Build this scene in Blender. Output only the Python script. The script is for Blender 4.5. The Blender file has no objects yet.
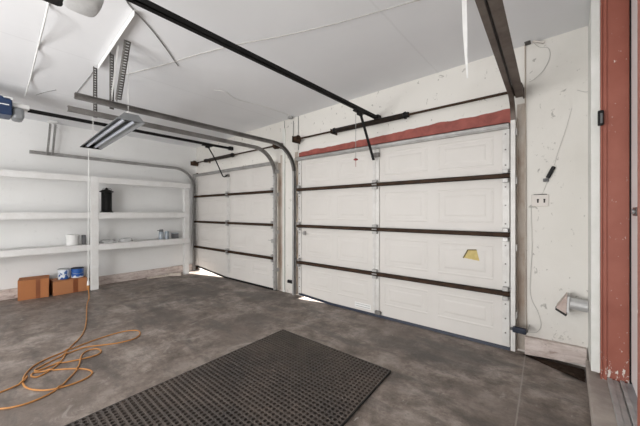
import bpy, bmesh, math, random
from mathutils import Vector, Matrix
random.seed(7)
S = bpy.context.scene
COL = S.collection
PI = math.pi

# ------------------------------------------------------------------ camera geometry
H = 1.27; FPX = 296.0; CX = 320.0; CY = 212.0; YAW = math.radians(40)
FW = (-math.sin(YAW), math.cos(YAW)); RT = (math.cos(YAW), math.sin(YAW))
def ray(px, py):
    u = (px-CX)/FPX; v = (CY-py)/FPX
    return (FW[0]+u*RT[0], FW[1]+u*RT[1], v)
def on_floor(px, py, z=0.0):
    r = ray(px, py); d = (z-H)/r[2]; return Vector((r[0]*d, r[1]*d, z))
def on_y(px, py, y):
    r = ray(px, py); d = y/r[1]; return Vector((r[0]*d, y, H+r[2]*d))
def on_x(px, py, x):
    r = ray(px, py); d = x/r[0]; return Vector((x, r[1]*d, H+r[2]*d))
def ceil_z(x): return 2.785 + .0165*x
def on_ceil(px, py, off=0.0):
    r = ray(px, py); d = (2.785-off-H)/(r[2]-.0165*r[0]); return Vector((r[0]*d, r[1]*d, H+r[2]*d))

# ------------------------------------------------------------------ materials
def mat(name, col, rough=.6, metal=0.0, col2=None, scale=8.0, amt=.5, bump=0.0, bscale=60.0, spec=.5, emit=None, trans=0.0, stretch=None):
    m = bpy.data.materials.new(name); m.use_nodes = True
    nt = m.node_tree; b = nt.nodes['Principled BSDF']
    b.inputs['Roughness'].default_value = rough; b.inputs['Metallic'].default_value = metal
    b.inputs['Specular IOR Level'].default_value = spec
    b.inputs['Transmission Weight'].default_value = trans
    c = (*col, 1)
    b.inputs['Base Color'].default_value = c
    tc = nt.nodes.new('ShaderNodeTexCoord')
    vec = tc.outputs['Object']
    if stretch:
        mp = nt.nodes.new('ShaderNodeMapping'); mp.inputs['Scale'].default_value = stretch
        nt.links.new(vec, mp.inputs['Vector']); vec = mp.outputs['Vector']
    if col2:
        n = nt.nodes.new('ShaderNodeTexNoise'); n.inputs['Scale'].default_value = scale; n.inputs['Detail'].default_value = 7
        n.inputs['Roughness'].default_value = .62
        nt.links.new(vec, n.inputs['Vector'])
        r = nt.nodes.new('ShaderNodeValToRGB')
        r.color_ramp.elements[0].position = .5-.25*(1-amt); r.color_ramp.elements[1].position = .5+.25*(1-amt)+.05
        r.color_ramp.elements[0].color = (*col2, 1); r.color_ramp.elements[1].color = c
        nt.links.new(n.outputs['Fac'], r.inputs['Fac']); nt.links.new(r.outputs['Color'], b.inputs['Base Color'])
    if bump:
        n2 = nt.nodes.new('ShaderNodeTexNoise'); n2.inputs['Scale'].default_value = bscale; n2.inputs['Detail'].default_value = 5
        nt.links.new(vec, n2.inputs['Vector'])
        bp = nt.nodes.new('ShaderNodeBump'); bp.inputs['Strength'].default_value = bump; bp.inputs['Distance'].default_value = .01
        nt.links.new(n2.outputs['Fac'], bp.inputs['Height']); nt.links.new(bp.outputs['Normal'], b.inputs['Normal'])
    return m

class NG:
    """tiny node graph helper"""
    def __init__(s, m): s.nt = m.node_tree; s.L = s.nt.links
    def v(s, sock, x):
        if isinstance(x, (int, float)): sock.default_value = x
        elif isinstance(x, tuple): sock.default_value = x
        else: s.L.new(x, sock)
    def math(s, op, a, b=0.0, c=None, clamp=False):
        n = s.nt.nodes.new('ShaderNodeMath'); n.operation = op; n.use_clamp = clamp
        s.v(n.inputs[0], a); s.v(n.inputs[1], b)
        if c is not None: s.v(n.inputs[2], c)
        return n.outputs[0]
    def noise(s, vec, scale, detail=6, rough=.6, dist=0.0):
        n = s.nt.nodes.new('ShaderNodeTexNoise'); n.inputs['Scale'].default_value = scale
        n.inputs['Detail'].default_value = detail; n.inputs['Roughness'].default_value = rough; n.inputs['Distortion'].default_value = dist
        s.L.new(vec, n.inputs['Vector']); return n.outputs['Fac']
    def ramp(s, fac, stops):
        n = s.nt.nodes.new('ShaderNodeValToRGB'); e = n.color_ramp.elements
        while len(e) < len(stops): e.new(.5)
        for el, (p, c) in zip(e, stops): el.position = p; el.color = (*c, 1)
        s.L.new(fac, n.inputs['Fac']); return n.outputs['Color']
    def step(s, fac, lo, hi):
        n = s.nt.nodes.new('ShaderNodeMapRange'); n.clamp = True
        n.inputs['From Min'].default_value = lo; n.inputs['From Max'].default_value = hi
        s.L.new(fac, n.inputs['Value']); return n.outputs['Result']
    def mix(s, fac, a, b):
        n = s.nt.nodes.new('ShaderNodeMix'); n.data_type = 'RGBA'
        s.v(n.inputs[0], fac)
        for i, x in ((6, a), (7, b)):
            if isinstance(x, tuple): n.inputs[i].default_value = (*x, 1)
            else: s.L.new(x, n.inputs[i])
        return n.outputs[2]
    def mapped(s, vec, scale):
        n = s.nt.nodes.new('ShaderNodeMapping'); n.inputs['Scale'].default_value = scale
        s.L.new(vec, n.inputs['Vector']); return n.outputs['Vector']
    def blob(s, xs, ys, x, y, rx, ry):
        a = s.math('DIVIDE', s.math('SUBTRACT', xs, x), rx); b = s.math('DIVIDE', s.math('SUBTRACT', ys, y), ry)
        return s.math('SQRT', s.math('ADD', s.math('MULTIPLY', a, a), s.math('MULTIPLY', b, b)))

def blank(name, rough=.7):
    m = bpy.data.materials.new(name); m.use_nodes = True
    b = m.node_tree.nodes['Principled BSDF']; b.inputs['Roughness'].default_value = rough
    g = NG(m); tc = m.node_tree.nodes.new('ShaderNodeTexCoord')
    sp = m.node_tree.nodes.new('ShaderNodeSeparateXYZ'); g.L.new(tc.outputs['Object'], sp.inputs[0])
    return m, b, g, tc.outputs['Object'], sp.outputs
def bump(g, b, h, strength, dist=.01):
    n = g.nt.nodes.new('ShaderNodeBump'); n.inputs['Strength'].default_value = strength; n.inputs['Distance'].default_value = dist
    g.L.new(h, n.inputs['Height']); g.L.new(n.outputs['Normal'], b.inputs['Normal'])

def floor_mat():
    m, b, g, o, sp = blank('concrete_floor', .62)
    big = g.noise(o, .9, 5, .55, .4); mid = g.noise(o, 3.6, 12, .76, .15); fine = g.noise(o, 60, 4, .6); spk = g.noise(o, 19, 7, .72, .1)
    streak = g.noise(g.mapped(o, (.8, 2.6, 1)), 1.8, 9, .72, .3)
    base = g.ramp(mid, [(.36, (.088, .067, .055)), (.48, (.200, .161, .137)), (.61, (.355, .303, .268))])
    c = g.mix(g.math('MULTIPLY', g.step(big, .47, .64), .75), base, (.150, .119, .101))
    c = g.mix(g.math('MULTIPLY', g.step(spk, .56, .66), .55), c, (.090, .071, .060))
    c = g.mix(g.math('MULTIPLY', g.step(streak, .5, .62), .68), c, (.060, .050, .044))
    pale = g.noise(g.mapped(o, (1.2, .8, 1)), 3.1, 9, .75, 1.0)
    c = g.mix(g.math('MULTIPLY', g.step(pale, .585, .68), .45), c, (.47, .43, .40))
    c = g.mix(g.math('MULTIPLY', g.step(g.noise(g.mapped(o, (3, 1, 1)), 6.5, 7, .72, .8), .64, .70), .5), c, (.55, .51, .48))
    # oil and tyre stains in the door bays
    for x, y, rx, ry, k in ((-4.7, 2.3, .9, .45, .5), (-3.4, 2.9, .7, .35, .45), (-5.2, 2.9, .6, .2, .45), (-2.9, 2.2, .5, .25, .35), (-.75, 2.75, .45, .4, .40),
                            (-3.8, 1.6, .45, .22, .40), (-1.4, 2.65, .6, .2, .3)):
        d = g.blob(sp[0], sp[1], x, y, rx, ry)
        d = g.math('ADD', d, g.math('MULTIPLY', g.math('SUBTRACT', mid, .5), 2.2))
        f = g.math('MULTIPLY', g.math('SUBTRACT', 1.0, g.step(d, .45, 1.0)), k)
        c = g.mix(f, c, (.055, .048, .044))
    # debris and the hole's darkness painted at the foot of the wall by the duct
    d = g.math('MINIMUM', g.blob(sp[0], sp[1], .05, 3.06, .15, .13), g.blob(sp[0], sp[1], -.1, 3.17, .30, .055))
    d = g.math('ADD', d, g.math('MULTIPLY', g.math('SUBTRACT', mid, .5), 1.0))
    c = g.mix(g.math('MULTIPLY', g.math('SUBTRACT', 1.0, g.step(d, .7, 1.0)), .95), c, (.022, .013, .009))
    # slab joint
    j = g.math('ABSOLUTE', g.math('SUBTRACT', sp[0], g.math('ADD', g.math('MULTIPLY', sp[1], -.05), g.math('MULTIPLY_ADD', mid, .02, -.145))))
    c = g.mix(g.math('MULTIPLY', g.math('SUBTRACT', 1.0, g.step(j, .002, .007)), .6), c, (.36, .33, .30))
    c = g.mix(g.math('MULTIPLY', g.step(fine, .35, .7), .10), c, (.32, .30, .28))
    g.L.new(c, b.inputs['Base Color'])
    r = g.step(streak, .3, .7); g.L.new(g.math('MULTIPLY_ADD', r, -.25, .68), b.inputs['Roughness'])
    bump(g, b, g.math('ADD', mid, g.math('MULTIPLY', fine, .4)), .25, .008)
    return m

def wall_mat(name, col, dirty, spots=.2, low=None):
    m, b, g, o, sp = blank(name, .75)
    n = g.noise(o, 1.3, 6, .6, .3); n2 = g.noise(o, 7, 9, .7, .5); f = g.noise(o, 120, 3, .6)
    c = g.mix(g.math('MULTIPLY', g.step(n, .45, .75), .55), col, dirty)
    n3 = g.noise(g.mapped(o, (1, 1, .8)), 17, 4, .6, .6)
    c = g.mix(g.math('MULTIPLY', g.step(n3, .635, .69), spots), c, tuple(k*.55 for k in dirty))
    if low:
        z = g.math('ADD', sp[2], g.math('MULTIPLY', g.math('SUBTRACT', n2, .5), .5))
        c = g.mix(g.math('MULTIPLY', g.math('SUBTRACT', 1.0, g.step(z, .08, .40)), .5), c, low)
    g.L.new(c, b.inputs['Base Color'])
    bump(g, b, g.math('ADD', g.math('MULTIPLY', f, .4), n2), .12, .006)
    return m

def ceiling_mat():
    m, b, g, o, sp = blank('painted_drywall_ceiling', .85)
    n = g.noise(o, .9, 5, .6, .3); n2 = g.noise(o, 5, 7, .65, .4)
    c = g.mix(g.math('MULTIPLY', g.step(n, .42, .72), .5), (.80, .805, .82), (.725, .735, .755))
    # faint taped board joints, 1.2 m apart
    j = g.math('ABSOLUTE', g.math('SUBTRACT', g.math('FRACT', g.math('MULTIPLY_ADD', sp[0], 1/1.22, g.math('MULTIPLY_ADD', n2, .02, 5.37))), .5))
    c = g.mix(g.math('MULTIPLY', g.math('SUBTRACT', 1.0, g.step(j, .002, .010)), .14), c, (.45, .45, .45))
    g.L.new(c, b.inputs['Base Color'])
    bump(g, b, g.math('ADD', n2, g.math('MULTIPLY', g.noise(o, 90, 3), .3)), .12, .008)
    return m

def header_mat():
    """red board with white paint lapped raggedly over its upper edge, more towards one end"""
    m, b, g, o, sp = blank('red_header_paint', .6)
    n = g.noise(o, 9, 6, .6, .3)
    edge = g.math('MULTIPLY_ADD', sp[0], .022, .064)       # origin is the board's middle
    edge = g.math('ADD', edge, g.math('MULTIPLY', g.math('SUBTRACT', g.noise(o, 2.3, 3), .5), .05))
    edge = g.math('ADD', edge, g.math('MULTIPLY', g.math('SUBTRACT', n, .5), .02))
    f = g.step(g.math('SUBTRACT', sp[2], edge), -.002, .004)
    red = g.ramp(n, [(.35, (.22, .050, .038)), (.65, (.34, .085, .065))])
    c = g.mix(f, red, (.74, .72, .69)); g.L.new(c, b.inputs['Base Color'])
    return m
def jamb_mat():
    m, b, g, o, sp = blank('red_jamb_paint', .55)
    n = g.noise(o, 3, 6, .6, .3); n2 = g.noise(g.mapped(o, (2, 2, 1)), 22, 7, .7, .4)
    red = g.ramp(n, [(.3, (.27, .075, .048)), (.7, (.36, .118, .080))])
    z = g.math('SUBTRACT', .66, g.math('MULTIPLY', g.math('SUBTRACT', 1.0, g.step(sp[2], .05, .32)), .10))
    c = g.mix(g.step(g.math('SUBTRACT', n2, z), 0, .02), red, (.72, .66, .60))
    g.L.new(c, b.inputs['Base Color']); bump(g, b, n2, .15, .004)
    return m
def baseboard_mat():
    m, b, g, o, sp = blank('peeling_base_board', .8)
    n = g.noise(g.mapped(o, (1, 1, 3)), 6, 8, .7, .5); n2 = g.noise(o, 25, 6, .7)
    c = g.ramp(n, [(.32, (.24, .175, .15)), (.45, (.50, .42, .385)), (.64, (.66, .585, .55))])
    c = g.mix(g.math('MULTIPLY', g.step(n2, .60, .70), .5), c, (.12, .09, .08))
    g.L.new(c, b.inputs['Base Color']); bump(g, b, n, .4, .01)
    return m
def carton_mat(name, col):
    m, b, g, o, sp = blank(name, .8)
    n = g.noise(o, 5, 6, .6); rib = g.noise(g.mapped(o, (60, 60, .5)), 1, 2)
    c = g.mix(g.math('MULTIPLY', n, .5), col, tuple(k*.6 for k in col)); g.L.new(c, b.inputs['Base Color'])
    bump(g, b, rib, .15, .003); return m
def can_mat(name, c1, c2, ph, sc):
    m, b, g, o, sp = blank(name, .35)
    n = g.noise(g.mapped(o, (1, 1, .8)), sc, 2, .4, 1.2)
    f = g.step(g.math('ADD', n, g.math('MULTIPLY', sp[2], ph)), .55, .57)
    c = g.mix(f, c1, c2); g.L.new(c, b.inputs['Base Color']); return m

M = {}
M['floor'] = floor_mat()
M['wall'] = wall_mat('white_wall_paint', (.80, .785, .75), (.70, .68, .635), .22)
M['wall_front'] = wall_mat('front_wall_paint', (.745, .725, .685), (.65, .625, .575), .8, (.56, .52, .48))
M['wall_left'] = wall_mat('left_wall_paint', (.80, .80, .795), (.73, .73, .72), .12)
M['ceiling'] = ceiling_mat()
M['trim_white'] = mat('white_trim_paint', (.78, .78, .755), .6, col2=(.68, .69, .65), scale=5, bump=.1, bscale=30)
M['shelf'] = mat('white_shelf_paint', (.78, .78, .775), .6, col2=(.68, .67, .655), scale=7, amt=.3, bump=.15, bscale=25)
M['panel'] = mat('cream_door_panel', (.69, .665, .635), .5, col2=(.645, .62, .59), scale=2.2, amt=.2, bump=.05, bscale=40)
M['stile'] = mat('pale_galvanised', (.70, .69, .67), .5, .15, (.60, .585, .565), 12, bump=.06)
M['galv'] = mat('galvanised_steel', (.48, .475, .47), .42, .4, (.34, .33, .32), 9, bump=.08)
M['galv_dark'] = mat('dull_track_steel', (.26, .25, .24), .45, .5, (.16, .15, .14), 7, bump=.08)
M['rust'] = mat('rusty_brown_steel', (.062, .034, .020), .7, 0, (.032, .019, .012), 14, bump=.2, bscale=40, spec=.2)
M['rust_light'] = mat('rust_spotted_angle', (.60, .56, .51), .6, .1, (.36, .28, .22), 6, .35, .15, stretch=(1, 1, .5))
M['rail_brown'] = mat('brown_track_steel', (.155, .128, .108), .5, .35, (.085, .062, .05), 6, bump=.15, bscale=25)
M['black_rail'] = mat('black_rail_steel', (.005, .005, .005), .6, 0, (.009, .008, .008), 9, spec=.25)
M['spring'] = mat('oiled_spring_steel', (.022, .019, .017), .4, .5, (.045, .03, .022), 20)
M['black'] = mat('black_plastic', (.005, .005, .006), .5, col2=(.009, .009, .009), scale=10, spec=.25)
M['navy'] = mat('navy_plastic', (.005, .012, .036), .5, col2=(.004, .009, .026), scale=8)
M['blue'] = mat('blue_enamel_housing', (.010, .034, .10), .35, col2=(.007, .024, .075), scale=5)
M['lens'] = mat('frosted_lens', (.60, .60, .60), .5, col2=(.53, .53, .53), scale=30, trans=.12, bump=.15, bscale=120)
M['white_plastic'] = mat('white_plastic', (.82, .82, .81), .4, col2=(.74, .74, .73), scale=9)
M['cream_plastic'] = mat('cream_plate', (.70, .655, .615), .45, col2=(.64, .60, .56), scale=12)
M['tube'] = mat('unlit_tube_glass', (.46, .49, .55), .2, col2=(.40, .43, .49), scale=6)
M['reflector'] = mat('grey_reflector', (.27, .28, .29), .4, .2, (.22, .23, .24), 6)
M['orange_cord'] = mat('orange_rubber', (.50, .23, .065), .5, col2=(.38, .165, .045), scale=15)
M['white_cord'] = mat('white_cord_rubber', (.80, .80, .79), .5, col2=(.70, .70, .69), scale=15)
M['grey_cord'] = mat('grey_wire', (.36, .36, .355), .6, col2=(.28, .28, .275), scale=15)
M['pale_wire'] = mat('paint_flecked_wire', (.52, .51, .49), .6, col2=(.44, .43, .41), scale=15)
M['dark_wire'] = mat('dark_wire', (.10, .095, .09), .6, col2=(.06, .055, .05), scale=15)
M['mat'] = mat('black_rubber', (.042, .037, .035), .6, col2=(.10, .078, .066), scale=2.2, amt=.35, bump=.25, bscale=70)
M['mat_base'] = mat('dark_rubber_underside', (.008, .0075, .007), .8, col2=(.014, .012, .011), scale=12)
M['carton'] = carton_mat('brown_cardboard', (.43, .165, .06))
M['carton2'] = carton_mat('tan_cardboard', (.45, .19, .08))
M['tape'] = mat('brown_packing_tape', (.25, .082, .032), .3, col2=(.21, .065, .025), scale=10)
M['can_a'] = can_mat('blue_mottled_label', (.03, .10, .33), (.70, .74, .80), 1.5, 16)
M['can_b'] = can_mat('blue_white_label', (.74, .77, .82), (.02, .10, .36), 4.0, 7)
M['tin'] = mat('bare_tin', (.52, .53, .54), .3, .8, (.42, .43, .44), 12)
M['tub'] = mat('white_tub_plastic', (.80, .80, .79), .4, col2=(.73, .73, .72), scale=6)
M['grey_dark'] = mat('dark_grey_carton', (.08, .08, .085), .6, col2=(.13, .13, .135), scale=18)
M['spray'] = mat('grey_blue_can', (.25, .30, .36), .35, .3, (.40, .43, .46), 18)
M['clear'] = mat('cloudy_plastic_wrap', (.80, .80, .80), .25, col2=(.70, .70, .70), scale=20, trans=.35)
M['concrete'] = mat('pale_sill_concrete', (.46, .405, .365), .8, col2=(.31, .265, .24), scale=6, bump=.3, bscale=40)
M['alu'] = mat('worn_aluminium', (.50, .50, .49), .45, .3, (.36, .355, .35), 10, bump=.1)
M['door_white'] = mat('gloss_white_door', (.92, .92, .92), .35, col2=(.90, .90, .90), scale=4)
M['brass'] = mat('worn_dark_bronze', (.06, .055, .05), .35, .7, (.035, .03, .028), 20)
M['sticker'] = mat('yellow_paper_sticker', (.62, .50, .20), .6, col2=(.52, .40, .13), scale=30)
M['sticker_edge'] = mat('torn_sticker_edge', (.11, .085, .03), .7, col2=(.17, .13, .05), scale=40)
M['red_knob'] = mat('red_plastic', (.36, .03, .035), .4, col2=(.28, .02, .025), scale=12)
M['header'] = header_mat(); M['jamb'] = jamb_mat(); M['base'] = baseboard_mat()
M['tin_duct'] = mat('dull_duct_metal', (.60, .60, .60), .4, .3, (.50, .50, .50), 8, bump=.08)
M['hood'] = mat('pinkish_hood_metal', (.56, .47, .43), .5, .15, (.42, .33, .29), 12, bump=.08)
M['wood'] = mat('split_wood', (.66, .60, .53), .8, col2=(.46, .39, .33), scale=9, stretch=(1, 6, 6))
M['pit_dark'] = mat('pit_stand_in_dark', (.020, .012, .008), .95, col2=(.045, .031, .023), scale=25, bump=.5, bscale=60, spec=.1)
M['drive'] = mat('driveway_concrete', (.62, .61, .59), .85, col2=(.52, .51, .49), scale=3)
M['paper'] = mat('peeled_paper_tape', (.84, .84, .83), .8, col2=(.78, .78, .77), scale=10)
M['dark_hole'] = mat('dark_socket', (.02, .018, .017), .7, col2=(.03, .028, .026), scale=20)

# ------------------------------------------------------------------ mesh helpers
class MB:
    def __init__(s): s.bm = bmesh.new()
    def poly_hull(s, vs, faces):
        v = [s.bm.verts.new(p) for p in vs]
        for f in faces: s.bm.faces.new([v[i] for i in f])
        return s
    def box(s, x0, x1, y0, y1, z0, z1):
        return s.hexa([(x0, y0, z0), (x1, y0, z0), (x1, y1, z0), (x0, y1, z0), (x0, y0, z1), (x1, y0, z1), (x1, y1, z1), (x0, y1, z1)])
    def hexa(s, v):
        return s.poly_hull(v, [(0, 3, 2, 1), (4, 5, 6, 7), (0, 1, 5, 4), (1, 2, 6, 5), (2, 3, 7, 6), (3, 0, 4, 7)])
    def obox(s, c, ang, lx, ly, z0, z1):
        ca, sa = math.cos(ang), math.sin(ang)
        q = [(c[0]+a*lx/2*ca-b*ly/2*sa, c[1]+a*lx/2*sa+b*ly/2*ca) for a, b in ((-1, -1), (1, -1), (1, 1), (-1, 1))]
        return s.hexa([(x, y, z0) for x, y in q]+[(x, y, z1) for x, y in q])
    def cyl(s, p0, p1, r, r1=None, n=16):
        r1 = r if r1 is None else r1
        p0, p1 = Vector(p0), Vector(p1); d = (p1-p0).normalized()
        a = d.orthogonal().normalized(); b = d.cross(a)
        A = [s.bm.verts.new(p0+(a*math.cos(t)+b*math.sin(t))*r) for t in [2*PI*i/n for i in range(n)]]
        B = [s.bm.verts.new(p1+(a*math.cos(t)+b*math.sin(t))*r1) for t in [2*PI*i/n for i in range(n)]]
        for i in range(n): s.bm.faces.new((A[i], A[(i+1) % n], B[(i+1) % n], B[i]))
        s.bm.faces.new(A[::-1]); s.bm.faces.new(B); return s
    def lathe(s, c, prof, n=24, axis=(0, 0, 1)):
        d = Vector(axis).normalized()
        a = d.orthogonal().normalized(); b = d.cross(a); rings = []
        for r, z in prof:
            rings.append([s.bm.verts.new(Vector(c)+d*z+(a*math.cos(2*PI*i/n)+b*math.sin(2*PI*i/n))*max(r, 1e-4)) for i in range(n)])
        for A, B in zip(rings, rings[1:]):
            for i in range(n): s.bm.faces.new((A[i], A[(i+1) % n], B[(i+1) % n], B[i]))
        s.bm.faces.new(rings[0][::-1]); s.bm.faces.new(rings[-1]); return s
    def tube(s, pts, r, n=8):
        pts = [Vector(p) for p in pts]; rings = []; prev = None
        for i, p in enumerate(pts):
            t = (pts[min(i+1, len(pts)-1)]-pts[max(i-1, 0)]).normalized()
            a = t.orthogonal().normalized() if prev is None else (prev-t*prev.dot(t)).normalized()
            prev = a; b = t.cross(a)
            rings.append([s.bm.verts.new(p+(a*math.cos(2*PI*k/n)+b*math.sin(2*PI*k/n))*r) for k in range(n)])
        for A, B in zip(rings, rings[1:]):
            for k in range(n): s.bm.faces.new((A[k], A[(k+1) % n], B[(k+1) % n], B[k]))
        s.bm.faces.new(rings[0][::-1]); s.bm.faces.new(rings[-1]); return s
    def sweep(s, path, frames, prof):
        """closed 2-D profile swept along a path with given (a, b) frames"""
        rings = []
        for p, (a, b) in zip(path, frames):
            rings.append([s.bm.verts.new(Vector(p)+Vector(a)*u+Vector(b)*w) for u, w in prof])
        n = len(prof)
        for A, B in zip(rings, rings[1:]):
            for k in range(n): s.bm.faces.new((A[k], A[(k+1) % n], B[(k+1) % n], B[k]))
        s.bm.faces.new(rings[0][::-1]); s.bm.faces.new(rings[-1]); return s
    def prism(s, pts, off):
        off = Vector(off); n = len(pts)
        A = [s.bm.verts.new(Vector(p)) for p in pts]; B = [s.bm.verts.new(Vector(p)+off) for p in pts]
        s.bm.faces.new(A[::-1]); s.bm.faces.new(B)
        for i in range(n): s.bm.faces.new((A[i], A[(i+1) % n], B[(i+1) % n], B[i]))
        return s
    def bar(s, p0, p1, w, t, up=(0, 0, 1)):
        p0, p1 = Vector(p0), Vector(p1); d = (p1-p0).normalized()
        a = d.cross(Vector(up))
        if a.length < 1e-4: a = d.orthogonal()
        a.normalize(); b = a.cross(d)
        q = [(-w/2, -t/2), (w/2, -t/2), (w/2, t/2), (-w/2, t/2)]
        return s.hexa([p0+a*u+b*v for u, v in q]+[p1+a*u+b*v for u, v in q])
    def build(s, name, m, parent=None, bevel=0.0, smooth=False, origin=None):
        bm = s.bm
        bmesh.ops.recalc_face_normals(bm, faces=bm.faces[:])
        root = parent
        while root is not None and root.parent is not None: root = root.parent
        if parent is None:
            if origin is None:
                lo = [min(v.co[i] for v in bm.verts) for i in range(3)]; hi = [max(v.co[i] for v in bm.verts) for i in range(3)]
                origin = ((lo[0]+hi[0])/2, (lo[1]+hi[1])/2, lo[2])
            off = Vector(origin)
        else: off = root.location.copy()
        for v in bm.verts: v.co -= off
        me = bpy.data.meshes.new(name); bm.to_mesh(me); bm.free()
        me.materials.append(M[m] if isinstance(m, str) else m)
        o = bpy.data.objects.new(name, me); COL.objects.link(o)
        if parent is None: o.location = off
        else: o.parent = parent
        if bevel:
            md = o.modifiers.new('bevel', 'BEVEL'); md.width = bevel; md.segments = 2; md.limit_method = 'ANGLE'
        if smooth:
            for p in me.polygons: p.use_smooth = True
            try:
                me.set_sharp_from_angle(angle=math.radians(40))
            except Exception: pass
        return o
def tag(o, label=None, cat=None, group=None, kind=None):
    if label: o['label'] = label
    if cat: o['category'] = cat
    if group: o['group'] = group
    if kind: o['kind'] = kind
    return o
def thing(name, loc, label, cat, group=None):
    o = bpy.data.objects.new(name, None); COL.objects.link(o); o.location = loc; o.empty_display_size = .1
    return tag(o, label, cat, group)
def struct(o): o['kind'] = 'structure'; return o
def catmull(pts, k=6):
    pts = [Vector(p) for p in pts]; out = []
    for i in range(len(pts)-1):
        p0, p1, p2, p3 = pts[max(i-1, 0)], pts[i], pts[i+1], pts[min(i+2, len(pts)-1)]
        for j in range(k):
            t = j/k
            out.append(.5*((2*p1)+(p2-p0)*t+(2*p0-5*p1+4*p2-p3)*t*t+(3*p1-p0-3*p2+p3)*t**3))
    out.append(pts[-1]); return out

# ------------------------------------------------------------------ the setting
XL, XR, YF, YB = -6.28, .13, 3.25, -3.6
DX0, DX1 = -3.09, -.41          # right-hand garage door
EX0, EX1 = -6.19, -3.62         # left-hand garage door
struct(MB().box(XL-.2, 1.2, YB-.2, 3.5, -.1, 0).build('floor', 'floor', origin=(0, 0, 0)))
struct(MB().box(-9, 4, 3.5, 9, -.12, -.02).build('driveway', 'drive'))
c = MB(); c.hexa([(XL-.2, YB-.2, ceil_z(XL-.2)), (1.2, YB-.2, ceil_z(1.2)), (1.2, YF+.2, ceil_z(1.2)), (XL-.2, YF+.2, ceil_z(XL-.2)),
                  (XL-.2, YB-.2, 3.0), (1.2, YB-.2, 3.0), (1.2, YF+.2, 3.0), (XL-.2, YF+.2, 3.0)])
struct(c.build('ceiling', 'ceiling', origin=(0, 0, 0)))
w = MB()
T = .16; ZT = 2.95
w.box(XL, EX0+.06, YF, YF+T, 0, ZT); w.box(EX1-.06, DX0+.06, YF, YF+T, 0, ZT); w.box(DX1-.06, 1.2, YF, YF+T, 0, ZT)
w.box(EX0+.06, EX1-.06, YF, YF+T, 2.06, ZT); w.box(DX0+.06, DX1-.06, YF, YF+T, 2.06, ZT)
struct(w.build('wall_front', 'wall_front', origin=(0, 0, 0)))
struct(MB().box(XL-T, XL, YB, YF+T, 0, ZT).build('wall_left', 'wall_left', origin=(0, 0, 0)))
struct(MB().box(XL-T, 1.2, YB-T, YB, 0, ZT).build('wall_back', 'wall', origin=(0, 0, 0)))
JY0, JY1 = 1.225, 2.86           # man-door opening in the right wall
w = MB(); w.box(XR+.03, XR+.30, YB, JY0-.05, 0, ZT); w.box(XR+.03, XR+.30, JY1+.08, YF, 0, ZT)
struct(w.build('wall_right', 'wall', origin=(0, 0, 0)))
# white corner board on the right wall, red casing and jamb of the man-door
struct(MB().box(.123, .172, 2.852, YF, .14, 2.784).build('trim_1', 'trim_white', bevel=.004))
d = MB(); d.box(.172, .182, 2.84, 2.94, .1, 2.784)
struct(d.build('trim_2', 'jamb', bevel=.003))
d = MB(); d.box(.182, .315, JY1, JY1+.08, .1, 2.785); d.box(.182, .205, JY1-.010, JY1, .1, 2.785)
struct(d.build('trim_3', 'jamb', bevel=.003))
struct(MB().box(.15, .31, JY0-.05, JY0, .11, 2.77).build('trim_4', 'jamb', bevel=.003))
dr = MB(); dr.box(.318, .358, JY0, JY1-.045, .15, 2.77)
door = struct(dr.build('door_1', 'door_white', bevel=.003))
gp = MB(); gp.box(.314, .40, JY1-.012, JY1+.02, .12, 2.77); struct(gp.build('trim_5', 'black'))
p = on_x(635.5, 211, .316)
k = MB(); k.box(.309, .318, p.y-.07, p.y+.05, p.z-.030, p.z+.022)
dbp = k.build('deadbolt_plate', 'brass', door, bevel=.003); 
# children of door_1 were shifted by its location
k = MB(); k.cyl((.309, p.y-.01, p.z-.004), (.298, p.y-.01, p.z-.004), .015)
kb = k.build('thumb_turn', 'tin', dbp, smooth=True)
# sill and threshold
struct(MB().box(.105, .60, .6, 3.16, 0, .105).build('sill', 'concrete', bevel=.008))
t = MB(); t.box(.205, .232, JY0, JY1-.01, .105, .125); t.box(.232, .262, JY0, JY1-.01, .105, .119); t.box(.268, .290, JY0, JY1-.01, .105, .128); t.box(.262, .268, JY0, JY1-.01, .105, .112)
t.box(.290, .36, JY0, JY1-.01, .105, .120)
struct(t.build('threshold', 'alu', bevel=.003))
# base boards
bb = MB(); bb.hexa([(-.30, 3.195, .0), (.115, 3.195, .035), (.115, YF, .035), (-.30, YF, .0), (-.30, 3.205, .155), (.115, 3.205, .165), (.115, YF, .165), (-.30, YF, .155)])
struct(bb.build('baseboard_front', 'base', bevel=.006))
struct(MB().box(XL, XL+.05, YB, 3.16, 0, .145).build('baseboard_left', 'base', bevel=.006))
# painted header over the right door
hd = MB().box(DX0-.03, DX1+.02, 3.222, YF, 2.10, 2.235)
hdo = struct(hd.build('trim_6', 'header', origin=((DX0+DX1)/2, 3.23, 2.13), bevel=.003))
# jamb boards between the doors
struct(MB().box(-3.50, -3.44, 3.235, YF, 0, 2.60).build('trim_7', 'trim_white', bevel=.003))
struct(MB().box(-3.25, -3.225, 3.228, YF, 0, 2.10).build('trim_8', 'trim_white', bevel=.003))

struct(MB().box(-.408, -.368, 3.236, YF, 0, 2.10).build('gap_shade_strip', 'rust'))  # dark strip put in to paint the shaded gap beside the track

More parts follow.
